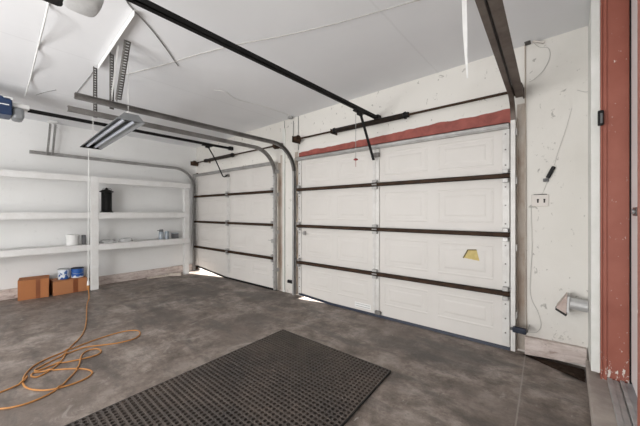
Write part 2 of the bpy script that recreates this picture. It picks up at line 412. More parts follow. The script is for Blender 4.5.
# ------------------------------------------------------------------ garage doors
def garage_door(x0, x1, cxs, label, seal_gap, sealm, top_m):
    zb = [seal_gap[1]+.004, .525, 1.062, 1.60, 2.085]
    yi, yo = 3.195, 3.235
    r = thing('garage_door', ((x0+x1)/2, yo, 0), label, 'garage door', 'sectional garage doors')
    ew = .058
    for i in range(4):
        z0, z1 = zb[i]+.002, zb[i+1]-.002
        m = MB()
        if i == 0:      # the bottom edge sits higher at the end where daylight comes in
            xg_ = x0+seal_gap[0]
            for xa, xb, za, zc in ((x0, xg_, zb[0], .03), (xg_, x1, .03, .03)):
                m.hexa([(xa, yi, za), (xb, yi, zc), (xb, yo, zc), (xa, yo, za), (xa, yi, z1), (xb, yi, z1), (xb, yo, z1), (xa, yo, z1)])
        else: m.box(x0, x1, yi, yo, z0, z1)
        halves = ((x0+ew+.02, cxs-.055), (cxs+.055, x1-ew-.02))
        for a, b in halves:
            wd = (b-a)/2
            for j in range(2):
                p0, p1 = a+wd*j+.05, a+wd*(j+1)-.05
                q0, q1 = z0+.095, z1-.095
                def frus(p0, p1, q0, q1, yb, yt, sl):
                    m.hexa([(p0, yb, q0), (p1, yb, q0), (p1, yb, q1), (p0, yb, q1), (p0+sl, yt, q0+sl), (p1-sl, yt, q0+sl), (p1-sl, yt, q1-sl), (p0+sl, yt, q1-sl)])
                # embossed ring and raised field
                for (u0, u1, w0, w1) in ((p0, p1, q0, q0+.03), (p0, p1, q1-.03, q1), (p0, p0+.03, q0+.03, q1-.03), (p1-.03, p1, q0+.03, q1-.03)):
                    frus(u0, u1, w0, w1, yi+.001, yi-.0022, .011)
                frus(p0+.06, p1-.06, q0+.06, q1-.06, yi+.001, yi-.0028, .022)
        m.build('panel', 'panel', r)
    # stiles
    m = MB(); m.box(cxs-.045, cxs-.012, yi-.016, yi, zb[0], zb[4]); m.box(cxs+.012, cxs+.045, yi-.016, yi, zb[0], zb[4]); m.box(cxs-.012, cxs+.012, yi-.010, yi, zb[0], zb[4])
    st = m.build('center_stile', 'stile', r, bevel=.003)
    ends = []
    for a in (x0, x1-ew):
        m = MB(); m.box(a, a+ew, yi-.018, yi, zb[0], zb[4])
        e = m.build('end_stile', 'stile', r, bevel=.003); ends.append(e)
        b = MB()
        for i in range(4):
            for z in (zb[i]+.10, (zb[i]+zb[i+1])/2, zb[i+1]-.10):
                b.cyl((a+ew*.45, yi-.018, z), (a+ew*.45, yi-.025, z), .007, n=8)
        b.build('bolts', 'galv_dark', e)
    # struts across the section joints, top one galvanised
    for i, z in enumerate((zb[1], zb[2], zb[3])):
        m = MB(); m.box(x0-.005, x1+.005, yi-.050, yi-.018, z-.021, z-.016); m.box(x0-.005, x1+.005, yi-.050, yi-.045, z-.021, z+.021)
        m.box(x0-.005, x1+.005, yi-.050, yi-.018, z+.016, z+.021)
        m.build('strut', 'rust', r)
    m = MB(); z = 2.075
    m.box(x0, x1, yi-.075, yi-.016, z-.008, z); m.box(x0, x1, yi-.075, yi-.069, z-.035, z); m.box(x0, x1, yi-.058, yi-.016, z-.045, z-.035)
    m.build('top_strut', top_m, r)
    # hinges and rollers
    for z in (zb[1], zb[2], zb[3]):
        m = MB(); m.box(cxs-.03, cxs+.03, yi-.058, yi-.016, z-.055, z-.024); m.box(cxs-.03, cxs+.03, yi-.058, yi-.016, z+.024, z+.055); m.cyl((cxs-.032, yi-.056, z), (cxs+.032, yi-.056, z), .009, n=10)
        m.build('hinge', 'galv', r, bevel=.003)
        for a, sg in ((x0, -1), (x1, 1)):
            m = MB(); xc = a-sg*.03
            m.box(xc-.022, xc+.022, yi-.058, yi-.018, z+.024, z+.062); m.box(xc-.022, xc+.022, yi-.058, yi-.018, z-.062, z-.024)
            h = m.build('hinge', 'galv', r, bevel=.003)
            q = MB(); q.cyl((xc, yi-.048, z+.045), (a+sg*.035, yi-.048, z+.045), .006, n=8)
            q.build('roller_stem', 'galv_dark', h, smooth=True)
    # bottom weather seal, lifted off the floor at one end
    xg = x0+seal_gap[0]; g = seal_gap[1]
    m = MB()
    prof = [(x0, g-.022), (xg, .002), (x1, .002)]
    for (xa, za), (xb, zc) in zip(prof, prof[1:]):
        m.hexa([(xa, yi-.012, za), (xb, yi-.012, zc), (xb, yo, zc), (xa, yo, za), (xa, yi-.006, za+.030), (xb, yi-.006, zc+.030), (xb, yo, zc+.030), (xa, yo, za+.030)])
    tag(m.build('bottom_seal', sealm, r), 'dark rubber seal along the bottom')
    return r, st, ends, yi

gd, st1, en1, YI = garage_door(DX0, DX1, -1.786, 'wide garage door under the red header with a yellow sticker on it', (.62, .058), 'navy', 'galv')
m = MB()   # sticker, a torn trapezoid of paper
pts = [on_y(a, b, YI-.0062) for a, b in ((463.5, 257.7), (467.5, 250.2), (476.5, 250.0), (479.5, 261.0))]
m.prism(pts, (0, .0020, 0)); sk = tag(m.build('sticker', 'sticker', gd), 'torn yellow sticker')
m = MB(); a, b = [on_y(*q, YI-.0072) for q in ((463.2, 258), (467.8, 250))]; m.bar(a, b, .012, .002, (0, 1, 0)); a, b = [on_y(*q, YI-.0072) for q in ((467.5, 249.9), (476.5, 249.9))]; m.bar(a, b, .010, .002, (0, 1, 0))
m.build('torn_edge', 'sticker_edge', sk)
p0 = on_y(355, 303, YI); p1 = on_y(371, 309, YI)
m = MB(); m.box(p0.x, p1.x, YI-.006, YI-.001, .062, .125); hp = tag(m.build('lift_plate', 'white_plastic', gd, bevel=.002), 'small pale notice plate low on the door')
m = MB(); m.box(p0.x+.012, p1.x-.012, YI-.0072, YI-.006, .105, .110); m.box(p0.x+.012, p1.x-.012, YI-.0072, YI-.006, .077, .082); m.build('printed_lines', 'grey_cord', hp)
m = MB(); q = on_y(379, 309, YI-.03); m.box(q.x-.05, q.x+.02, YI-.05, YI-.014, .045, .085); m.build('step_bracket', 'galv_dark', gd, bevel=.003)
# slide lock at the left end
m = MB(); q = on_y(304, 233, YI-.03); m.bar((q.x-.07, YI-.035, q.z), (q.x+.07, YI-.035, q.z-.012), .014, .008); m.box(q.x-.02, q.x+.02, YI-.032, YI-.012, q.z-.03, q.z+.03)
m.build('slide_lock', 'galv', gd, bevel=.002)
m = MB(); m.box(-1.83, -1.73, YI-.055, YI-.014, 1.93, 1.98); m.build('arm_bracket', 'galv_dark', gd, bevel=.003)

gl, st2, en2, _ = garage_door(EX0, EX1, -4.94, 'garage door beside the white shelving, nearer the far corner', (1.15, .115), 'black', 'galv')
m = MB(); q = on_y(272, 241, YI-.03); m.bar((q.x-.09, YI-.035, q.z+.01), (q.x+.07, YI-.035, q.z), .014, .008); m.box(q.x-.02, q.x+.02, YI-.032, YI-.012, q.z-.03, q.z+.03)
m.build('slide_lock', 'galv', gl, bevel=.002)
m = MB(); m.box(-4.99, -4.89, YI-.055, YI-.014, 1.93, 1.98); m.build('arm_bracket', 'galv_dark', gl, bevel=.003)

# ------------------------------------------------------------------ door tracks
def track(x, side, zt, yend, label, m_rail, xend=None, angle_m='galv', R=.34, flange=0.0, mb='galv_dark'):
    """side = +1: the channel's back is on +x (right-hand track)."""
    yv = 3.148; xend = x if xend is None else xend
    r = thing('door_track', (x, yv, 0), label, 'door track', 'roller tracks of the garage doors')
    path = [(0, z) for z in (0.03, .6, 1.2, zt-R)]
    path = [(yv, z) for _, z in path]
    cy, cz = yv-R, zt-R
    for i in range(1, 15):
        t = PI/2*i/14; path.append((cy+R*math.cos(t), cz+R*math.sin(t)))
    for k in (.25, .5, .75, 1): path.append((cy+(yend-cy)*k, zt))
    pts, fr = [], []
    for i, (y, z) in enumerate(path):
        a = path[max(i-1, 0)]; b = path[min(i+1, len(path)-1)]
        t = Vector((0, b[0]-a[0], b[1]-a[1])).normalized(); n = Vector((0, -t.z, t.y))
        f = max(0, (cy-y)/(cy-yend)); xx = x+(xend-x)*f
        pts.append((xx, y, z)); fr.append((n, (1, 0, 0)))
    h, dp, th = .024, (.034 if flange else .036), .0035   # half height, depth, sheet thickness
    b = side
    prof = [(-h, 0), (-h, -b*dp), (-h+th, -b*dp), (-h+th, -b*th), (h-th, -b*th), (h-th, -b*dp), (h, -b*dp), (h, 0)]
    nv = 4
    ver = MB(); ver.sweep(pts[:nv+1], fr[:nv+1], prof); vo = ver.build('vertical_rail', angle_m, r)
    hor = MB(); hor.sweep(pts[nv:], fr[nv:], prof)
    ho = hor.build('horizontal_rail', m_rail, r)
    if flange:
        fl = MB(); i0 = len(pts)-5
        a0, a1 = Vector(pts[i0]), Vector(pts[-1])
        fl.hexa([a0+Vector((b*.004, .22, -.024)), a0+Vector((b*flange, .22, -.024)), a1+Vector((b*flange, 0, -.024)), a1+Vector((b*.004, 0, -.024)),
                 a0+Vector((b*.004, .22, -.019)), a0+Vector((b*flange, .22, -.019)), a1+Vector((b*flange, 0, -.019)), a1+Vector((b*.004, 0, -.019))])
        fl.hexa([a0+Vector((b*.004, .22, -.024)), a0+Vector((b*.009, .22, -.024)), a1+Vector((b*.009, 0, -.024)), a1+Vector((b*.004, 0, -.024)),
                 a0+Vector((b*.004, .22, .03)), a0+Vector((b*.009, .22, .03)), a1+Vector((b*.009, 0, .03)), a1+Vector((b*.004, 0, .03))])
        fl.build('angle_iron', m_rail, r)
    # wall angle and jamb brackets
    m = MB(); m.box(x+b*.002, x+b*.06, YF-.006, YF, .02, zt-.05) if b > 0 else m.box(x-.06, x-.002, YF-.006, YF, .02, zt-.05)
    xs = sorted((x+b*.002, x+b*.007)); m.box(xs[0], xs[1], yv+.045, YF, .02, zt-.18)
    m.build('wall_angle', mb, r)
    for z in (.35, .95, 1.55, zt-.32):
        m = MB(); xs = sorted((x+b*.002, x+b*.012)); m.box(xs[0], xs[1], yv-.016, yv+.06, z-.03, z+.03)
        m.cyl((x-b*.006, yv, z), (x+b*.016, yv, z), .008, n=8)
        m.build('jamb_bracket', 'galv', r, bevel=.002)
    return r, pts
tk1, _ = track(-3.165, -1, 2.24, .575, 'longest ceiling track in the middle, serving the left edge of the wide door', 'galv_dark', None, 'galv', .40, mb='rust_light')
tk2, _ = track(-3.555, 1, 2.235, .60, 'middle track just below its neighbour, at the right edge of the door beside the shelving', 'galv_dark', None, 'galv', .40, mb='rust_light')
tk3, _ = track(-6.215, -1, 2.175, .60, 'farthest track, running along the shelving wall above the top shelf', 'galv', None, 'galv', .40, mb='rust')
tk4, _ = track(-.362, 1, 2.305, -.30, 'broad brown overhead track by the white side wall at right', 'rail_brown', -.235, 'stile', .24, .066, 'rust_light')

# ------------------------------------------------------------------ torsion springs
def torsion(x0, x1, s0, s1, z, label, turn_m='spring'):
    y = 3.13
    r = thing('torsion_spring', ((x0+x1)/2, y, z), label, 'spring', 'torsion springs above the garage doors')
    MB().cyl((x0, y, z), (x1, y, z), .0125).build('shaft', 'rust', r, smooth=True)
    m = MB(); n = int((s1-s0)/.009); pts = []
    path = []
    # closely wound coils
    k = 8
    for i in range(n*k+1):
        t = i/k; a = 2*PI*t
        path.append((s0+(s1-s0)*i/(n*k), y+.029*math.cos(a), z+.029*math.sin(a)))
    m.tube(path, .0046, 5); m.build('coil', turn_m, r, smooth=True)
    for xx, rr in ((s0-.02, .040), (s1+.02, .040)):
        m = MB(); m.lathe((xx-.03, y, z), [(.022, 0), (rr, .012), (rr, .03), (.030, .036), (.030, .06)], 16, (1, 0, 0)); m.build('winding_cone', 'black', r, smooth=True)
    for xx, sg in ((x0+.03, 1), (x1-.03, -1)):
        d = m = MB(); m.lathe((xx, y, z), [(.025, -.03), (.052, -.028), (.052, -.020), (.044, -.016), (.044, .022), (.056, .026), (.056, .032), (.022, .036)], 20, (1, 0, 0)); dm = m.build('cable_drum', 'rust', r, smooth=True)
        m = MB(); xp = xx-sg*.05; m.box(xp-.003, xp+.003, y-.05, YF, z-.045, z+.045); m.build('end_plate', 'rust', r)
    xm = s0-.075
    m = MB(); m.box(xm-.003, xm+.003, y-.030, YF, z-.03, z+.03); m.build('center_plate', 'rust', r)
    return r
torsion(-3.10, -.33, -2.345, -1.40, 2.345, 'rusty shaft with black spring above the red header of the wide door')
torsion(-6.19, -3.50, -5.62, -4.74, 2.315, 'shaft and short black spring above the door beside the shelving')

# ------------------------------------------------------------------ door openers
def opener(x, z, yh, ytr, label, body_m, lens_prof, arm_pts, rail_y1=3.20, width=.13):
    r = thing('garage_opener', (x, yh, z), label, 'garage door opener', 'overhead door openers')
    m = MB(); m.box(x-.018, x+.018, yh, rail_y1, z-.022, z-.016); m.box(x-.018, x+.018, yh, rail_y1, z+.010, z+.016); m.box(x-.003, x+.003, yh, rail_y1, z-.016, z+.010)
    m.box(x-.018, x-.013, yh, rail_y1, z-.022, z+.016); m.box(x+.013, x+.018, yh, rail_y1, z-.022, z+.016)
    m.build('rail', 'black_rail', r)
    m = MB(); m.box(x-.03, x+.03, rail_y1-.03, YF, z-.035, z+.03); m.build('wall_bracket', 'black_rail', r, bevel=.003)
    m = MB(); m.box(x-.028, x+.028, ytr-.09, ytr+.09, z-.042, z-.023); m.box(x-.016, x+.016, ytr-.03, ytr+.05, z-.070, z-.042); m.build('trolley', 'black', r, bevel=.003)
    m = MB(); m.tube(catmull(arm_pts, 5), .011, 8) if len(arm_pts) > 2 else m.bar(arm_pts[0], arm_pts[1], .028, .012)
    m.build('arm', 'black', r, smooth=True)
    return r
op1 = opener(-1.78, 2.415, .42, 2.80, 'opener with long black rail to the wide door and red-knobbed cord', 'black', None, [(-1.78, 2.83, 2.36), (-1.78, 3.115, 1.89)])
# head of the near opener: black housing, frosted lens under its front
x = -1.78; z = 2.415
m = MB(); m.box(x-.12, x+.15, -.05, .30, z-.155, z+.06); m.build('motor_housing', 'black', op1, bevel=.02)
m = MB(); n = 14
rows = []
for j in range(6):
    s = math.sin(PI/2*j/5); c_ = math.cos(PI/2*j/5)
    rows.append([(x-.02+(.098)*math.copysign(abs(math.cos(2*PI*i/24))**.6, math.cos(2*PI*i/24))*(1-.35*(1-c_)), .355+.085*math.copysign(abs(math.sin(2*PI*i/24))**.6, math.sin(2*PI*i/24))*(1-.35*(1-c_)), z-.05-.108*s) for i in range(24)])
vs = [[m.bm.verts.new(q) for q in row] for row in rows]
for A, B in zip(vs, vs[1:]):
    for i in range(24): m.bm.faces.new((A[i], A[(i+1) % 24], B[(i+1) % 24], B[i]))
m.bm.faces.new(vs[-1]); m.bm.faces.new(vs[0][::-1])
m.build('light_lens', 'lens', op1, smooth=True)
for sx in (-.1, .1):
    m = MB(); m.bar((x+sx, .12, z+.05), (x+sx, .12, ceil_z(x)-.001), .025, .004, (0, 1, 0)); m.build('hanger_strap', 'galv_dark', op1)
m = MB(); cp = on_x(357, 114, -1.80)
m.cyl((-1.80, 2.76, 2.355), (-1.80, 2.76, 1.86), .003, n=6); cd = m.build('release_cord', 'grey_cord', op1)
m = MB(); m.lathe((-1.80, 2.76, 1.838), [(.006, 0), (.024, .006), (.026, .014), (.012, .024)], 16); m.cyl((-1.80, 2.76, 1.838), (-1.80, 2.76, 1.77), .0025, n=6)
tag(m.build('pull_knob', 'red_knob', cd, smooth=True), 'red knob')
a = [(-4.90, 2.76, 2.41), (-4.90, 2.90, 2.20), (-4.90, 3.02, 1.97), (-4.90, 3.06, 1.925), (-4.90, 3.10, 1.935), (-4.90, 3.145, 1.97)]
op2 = opener(-4.90, 2.475, .46, 2.73, 'opener with blue motor box and black rail, over the bay beside the shelves', 'blue', None, a)
x = -4.90; z = 2.475
m = MB(); m.box(x-.14, x+.14, -.06, .325, z-.125, z+.075); hs = m.build('motor_housing', 'blue', op2, bevel=.015)
m = MB(); m.box(x-.1405, x+.1415, -.055, .30, z-.02, z-.010); m.build('housing_stripe', 'white_plastic', hs)
m = MB(); m.box(x-.11, x+.11, .327, .425, z-.145, z-.01); m.build('light_lens', 'reflector', op2, bevel=.03)
m = MB(); m.box(x-.07, x+.07, .328, .47, z-.01, z+.04); m.box(x-.03, x+.14, .25, .33, z+.045, z+.075); m.build('rail_mount', 'white_plastic', op2, bevel=.006)
def perforated(mb, p0, p1, w=.034, t=.003, pitch=.024, flip=1):
    """slotted angle bar: ladder of webs so daylight shows through the slots"""
    p0, p1 = Vector(p0), Vector(p1); d = (p1-p0); L = d.length; d.normalize()
    for nrm in ((0, 1, 0), (1, 0, 0)):
        a = Vector(nrm)-d*Vector(nrm).dot(d); a.normalize()
        for k in (0, w-.009): 
            mb.bar(p0+a*(k+.0045), p1+a*(k+.0045), .009, t, d.cross(a).cross(d).cross(d))
        nn = int(L/pitch)
        for i in range(nn+1):
            c_ = p0+d*(i*L/nn)
            mb.bar(c_, c_+a*w, .016, t, d.cross(a))
for sy in (.02, .18):
    m = MB(); perforated(m, (x-.05, sy, z+.07), (x-.05, sy, ceil_z(x))); m.build('hanger_strap', 'galv_dark', op2)

# ------------------------------------------------------------------ track hangers
hb = thing('track_hanger', (-3.1, .82, ceil_z(-3.1)), 'white angle bar on the ceiling with slotted struts holding the middle tracks', 'hanger', 'hangers of the door tracks')
m = MB()
a0, a1 = on_ceil(135.5, 9.5), on_ceil(99, 65); a0.y += .04; a1.y += .04
m.hexa([a0+Vector((0, -.05, -.006)), a0+Vector((0, -.018, -.006)), a1+Vector((0, -.018, -.006)), a1+Vector((0, -.05, -.006)), a0+Vector((0, -.05, 0)), a0+Vector((0, -.018, 0)), a1+Vector((0, -.018, 0)), a1+Vector((0, -.05, 0))])
m.hexa([a0+Vector((0, -.05, -.046)), a0+Vector((0, -.044, -.046)), a1+Vector((0, -.044, -.046)), a1+Vector((0, -.05, -.046)), a0+Vector((0, -.05, 0)), a0+Vector((0, -.044, 0)), a1+Vector((0, -.044, 0)), a1+Vector((0, -.05, 0))])
m.build('ceiling_bar', 'white_plastic', hb, bevel=.002)
m = MB(); perforated(m, (-3.60, .80, ceil_z(-3.6)-.03), (-3.60, .80, 2.215)); m.build('slotted_strut', 'galv_dark', hb)
m = MB(); perforated(m, (-3.19, .83, ceil_z(-3.2)-.03), (-3.19, .83, 2.215)); m.build('slotted_strut', 'galv_dark', hb)
m = MB(); perforated(m, (-2.90, .86, ceil_z(-2.9)-.005), (-3.28, .90, 2.345), .05); m.build('slotted_strut', 'galv_dark', hb)
m = MB(); m.bar((-2.98, .84, ceil_z(-3.0)-.02), (-3.19, .84, 2.262), .012, .003); m.build('brace', 'white_plastic', hb)
hb2 = thing('track_hanger', (-6.17, .85, ceil_z(-6.17)), 'small far hanger with two grey struts, holding the track over the shelving', 'hanger', 'hangers of the door tracks')
m = MB(); m.box(-6.22, -6.08, .80, .90, ceil_z(-6.2)-.03, ceil_z(-6.2)-.003); m.bar((-6.2, .85, ceil_z(-6.2)-.02), (-6.14, .93, ceil_z(-6.2)-.09), .03, .01); m.build('ceiling_bar', 'white_plastic', hb2, bevel=.004)
m = MB(); perforated(m, (-6.15, .815, ceil_z(-6.2)-.05), (-6.19, .785, 2.155), .026); m.build('slotted_strut', 'galv', hb2)
m = MB(); perforated(m, (-6.15, .875, ceil_z(-6.2)-.05), (-6.19, .845, 2.155), .026); m.build('slotted_strut', 'galv', hb2)

# ------------------------------------------------------------------ fluorescent shop light
fa, fb = on_floor(90.5, 148.5, 2.10), on_floor(131.5, 120.8, 2.10)
fc = (fa+fb)/2; fang = math.atan2(fb.y-fa.y, fb.x-fa.x); FL = (fb-fa).length
fx = thing('shop_light', (fc.x, fc.y, 2.10), 'unlit two-tube shop light hanging below the middle tracks', 'light fixture')
def rot(pt): 
    ca, sa = math.cos(fang), math.sin(fang); return (fc.x+pt[0]*ca-pt[1]*sa, fc.y+pt[0]*sa+pt[1]*ca, pt[2])
m = MB(); w2 = .112
prof = [(-w2, 2.10), (-.055, 2.140), (-.055, 2.16), (.055, 2.16), (.055, 2.140), (w2, 2.10), (w2, 2.105), (.058, 2.146), (.058, 2.164), (-.058, 2.164), (-.058, 2.146), (-w2, 2.105)]
m.prism([rot((-FL/2, u, zz)) for u, zz in prof], Vector(rot((FL/2, 0, 0)))-Vector(rot((-FL/2, 0, 0))))
m.build('reflector', 'reflector', fx)
for e in (-FL/2, FL/2-.004):
    m = MB(); pr = [(-w2, 2.10), (w2, 2.10), (.058, 2.16), (-.058, 2.16)]
    m.prism([rot((e, u, zz)) for u, zz in pr], Vector(rot((.004, 0, 0)))-Vector(rot((0, 0, 0)))); m.build('end_cap', 'black' if e < 0 else 'reflector', fx)
for u in (-.042, .042):
    m = MB(); m.cyl(rot((-FL/2+.09, u, 2.118)), rot((FL/2-.05, u, 2.118)), .0165); t = m.build('tube', 'tube', fx, smooth=True)
    for e0, e1 in ((-FL/2+.004, -FL/2+.09), (FL/2-.05, FL/2-.004)):
        m = MB(); m.cyl(rot((e0, u, 2.118)), rot((e1, u, 2.118)), .0175); m.build('tube_end', 'dark_hole', t, smooth=True)
for e in (-FL/2+.15, FL/2-.10):
    q = Vector(rot((e, 0, 2.16))); m = MB(); m.cyl(q, (q.x, q.y, ceil_z(q.x)), .004, n=6); m.build('hanging_cord', 'white_cord', fx)
m = MB(); q = Vector(rot((FL/2-.06, 0, 2.164))); m.box(q.x-.04, q.x+.04, q.y-.03, q.y+.03, 2.164, 2.185); m.build('junction_cap', 'white_plastic', fx, bevel=.004)

# white lead dropping from the fixture to the orange cord's socket
pa = on_floor(88.6, 149.5, 2.118)
lead = [(pa.x, pa.y, 2.13), (pa.x-.004, pa.y, 2.0), (pa.x-.008, pa.y, 1.2), (pa.x-.014, pa.y, .33)]
m = MB(); m.tube(catmull(lead, 6), .0055, 6)
pc = thing('power_lead', lead[-1], 'thin white lead dangling from the shop light down to an orange cord', 'cord')
m.build('cable', 'white_cord', pc, smooth=True)
e = Vector(lead[-1]); m = MB(); m.cyl(e, e-Vector((0, 0, .055)), .013, .016, 10); m.build('plug', 'white_plastic', pc, smooth=True)
# orange extension cord
zz = [(368, 0), (362, 35), (345, 70), (305, 110), (285, 132), (268, 165), (240, 195), (200, 222), (160, 242), (135, 240), (142, 226), (200, 217), (260, 210), (330, 207), (378, 212), (393, 225), (375, 243),
      (330, 265), (260, 287), (190, 299), (130, 294), (102, 278), (98, 255), (112, 226), (150, 191), (210, 161), (285, 131), (350, 105), (430, 76), (520, 50), (580, 44), (597, 57), (575, 78), (510, 96), (440, 106),
      (370, 115), (300, 138), (225, 172), (165, 202), (148, 216), (172, 212), (230, 190), (300, 176), (370, 161), (415, 147), (431, 132), (412, 122), (375, 130), (348, 150), (340, 182), (325, 215), (290, 252),
      (250, 290), (195, 322), (130, 350), (60, 370), (0, 378), (-70, 380), (-150, 362), (-150, 335), (-60, 330), (0, 308), (55, 286), (100, 264), (116, 240)]
e2 = e-Vector((0, 0, .055))
fl = [on_floor(px/4.26, 320+py/4.26 , .0065) for px, py in zz]
sm = catmull(fl, 6)
# where the cord passes over itself it rides on top of the earlier turn
tot = len(sm)
cordp = []
for i, p in enumerate(sm):
    zc = .0065
    for j in range(0, i-8):
        if (sm[j].xy-p.xy).length < .022: zc = max(zc, cordp[j].z+.0118*(1-((sm[j].xy-p.xy).length/.022)**2)); 
    cordp.append(Vector((p.x, p.y, min(zc, .030))))
dn = catmull([e2-Vector((0, 0, .05)), e2-Vector((.01, -.01, .18)), Vector((e2.x+.03, e2.y-.02, .03)), sm[0]+(sm[0]-sm[1])*.1], 6)[:-1]
ec = thing('extension_cord', (sm[40].x, sm[40].y, 0), 'orange extension cord tangled on the concrete floor', 'cord')
m = MB(); m.tube(dn+cordp, .006, 8); m.build('cable', 'orange_cord', ec, smooth=True)
m = MB(); m.cyl(e2, e2-Vector((0, 0, .06)), .018, .012, 12); m.build('socket', 'orange_cord', ec, smooth=True)

# ------------------------------------------------------------------ shelving along the left wall
SX = -5.92
sh = thing('shelving_unit', (-6.1, 1.3, 0), 'white painted three-tier wooden shelving along the far wall', 'shelving')
for zt in (1.85, 1.262, .740):
    m = MB(); m.box(XL, SX, -1.5, 2.93, zt-.022, zt); s_ = m.build('shelf', 'shelf', sh, bevel=.003)
    m = MB(); m.box(SX-.038, SX, -1.5, 1.284, zt-.092, zt-.022); m.box(SX-.038, SX, 1.392, 2.93, zt-.102, zt-.022); m.build('front_rail', 'shelf', s_, bevel=.003)
m = MB(); m.box(SX-.040, SX+.004, 1.285, 1.391, 0, 1.852); m.build('post', 'shelf', sh, bevel=.004)
m = MB(); m.box(-6.04, SX-.042, 2.83, 2.925, 0, 1.826); m.build('post', 'shelf', sh, bevel=.004)
for y in (-.9,):
    m = MB(); m.box(SX-.040, SX+.004, y-.06, y+.06, 0, 1.852); m.build('post', 'shelf', sh, bevel=.004)

# lantern
lc = (-6.10, 1.545, 1.262)
ln = thing('lantern', lc, 'black lantern with a flared cap on the middle shelf', 'lantern')
def lat(name, prof, mm='black', par=None, n=20):
    m = MB(); m.lathe(lc, prof, n); return m.build(name, mm, par or ln, smooth=True)
lat('base', [(.096, 0), (.098, .012), (.080, .022), (.074, .035)])
lat('glass_cage', [(.072, .030), (.072, .335), (.066, .345)])
m = MB()
for i in range(8):
    a = 2*PI*i/8+.2 ; m.cyl((lc[0]+.075*math.cos(a), lc[1]+.075*math.sin(a), lc[2]+.03), (lc[0]+.075*math.cos(a), lc[1]+.075*math.sin(a), lc[2]+.345), .005, n=6)
m.build('guard_bars', 'black', ln)
lat('cap', [(.064, .340), (.102, .352), (.104, .362), (.050, .390), (.020, .402), (.018, .418), (.006, .428)])
m = MB(); m.tube(catmull([(lc[0], lc[1]-.07, lc[2]+.36), (lc[0]+.03, lc[1]-.05, lc[2]+.41), (lc[0]+.03, lc[1]+.05, lc[2]+.41), (lc[0], lc[1]+.07, lc[2]+.36)], 5), .003, 6); m.build('handle', 'black', ln)

# white tub and dark carton on the lower shelf
tb = thing('tub', (-6.08, 1.085, .740), 'round white lidded tub on the lowest shelf left of the post', 'tub')
m = MB(); m.lathe((-6.08, 1.085, .740), [(.076, 0), (.081, .01), (.083, .140)], 28); m.build('body', 'tub', tb, smooth=True)
m = MB(); m.lathe((-6.08, 1.085, .880), [(.087, 0), (.089, .008), (.089, .024), (.082, .030)], 28); m.build('lid', 'tub', tb, smooth=True)
tag(MB().box(-6.12, -6.02, 1.205, 1.245, .740, .895).build('carton', 'grey_dark', bevel=.004), 'dark slim carton between the white tub and shelf post', 'carton')
# cloudy wrapped rolls right of the post
for i, (y, r_, hh, lab) in enumerate(((1.56, .085, .050, 'crumpled clear plastic wrap just right of the shelf post'), (1.83, .080, .062, 'pale folded plastic bundle on the lowest shelf, farther right of the post'))):
    m = MB(); n = 22; rows = []
    for j in range(5):
        f = j/4; rows.append([((-6.08+(r_*(1-.35*f*f)+random.uniform(-.012, .012))*math.cos(2*PI*k/n)), y+(r_*1.45*(1-.35*f*f)+random.uniform(-.014, .014))*math.sin(2*PI*k/n), .740+(.0 if j == 0 else hh*f+random.uniform(-.006, .006))) for k in range(n)])
    vs = [[m.bm.verts.new(q) for q in row] for row in rows]
    for A, B in zip(vs, vs[1:]):
        for k in range(n): m.bm.faces.new((A[k], A[(k+1) % n], B[(k+1) % n], B[k]))
    m.bm.faces.new(vs[0][::-1]); m.bm.faces.new(vs[-1])
    tag(m.build('plastic_wrap', 'clear', smooth=True), lab, 'plastic wrap')
# spray can and little dark box
sp_ = thing('spray_can', (-6.08, 2.43, .740), 'grey spray can with dark cap at the far end of the lowest shelf', 'spray can')
m = MB(); m.lathe((-6.08, 2.43, .740), [(.042, 0), (.044, .006), (.044, .135), (.034, .150)], 20); m.build('body', 'spray', sp_, smooth=True)
m = MB(); m.lathe((-6.08, 2.43, .888), [(.036, 0), (.037, .035), (.030, .042)], 20); m.build('cap', 'grey_dark', sp_, smooth=True)
m = MB(); m.bar((-6.06, 2.40, .912), (-6.03, 2.345, .912), .014, .014); m.build('nozzle', 'grey_dark', sp_)
tn = thing('tin', (-6.08, 2.56, .740), 'slim grey tin standing right beside the spray can', 'tin')
m = MB(); m.lathe((-6.08, 2.535, .740), [(.040, 0), (.040, .140), (.036, .146)], 18); m.build('body', 'spray', tn, smooth=True)
m = MB(); m.lathe((-6.08, 2.535, .884), [(.030, 0), (.030, .012)], 18); m.build('lid', 'tin', tn, smooth=True)
bx = thing('small_box', (-6.10, 2.70, .740), 'small dark box near the end post on the lowest shelf', 'box')
m = MB(); m.box(-6.16, -6.04, 2.655, 2.75, .740, .835); m.build('body', 'grey_dark', bx, bevel=.003)
m = MB(); m.box(-6.165, -6.035, 2.652, 2.752, .835, .85); m.build('lid', 'spray', bx, bevel=.002)

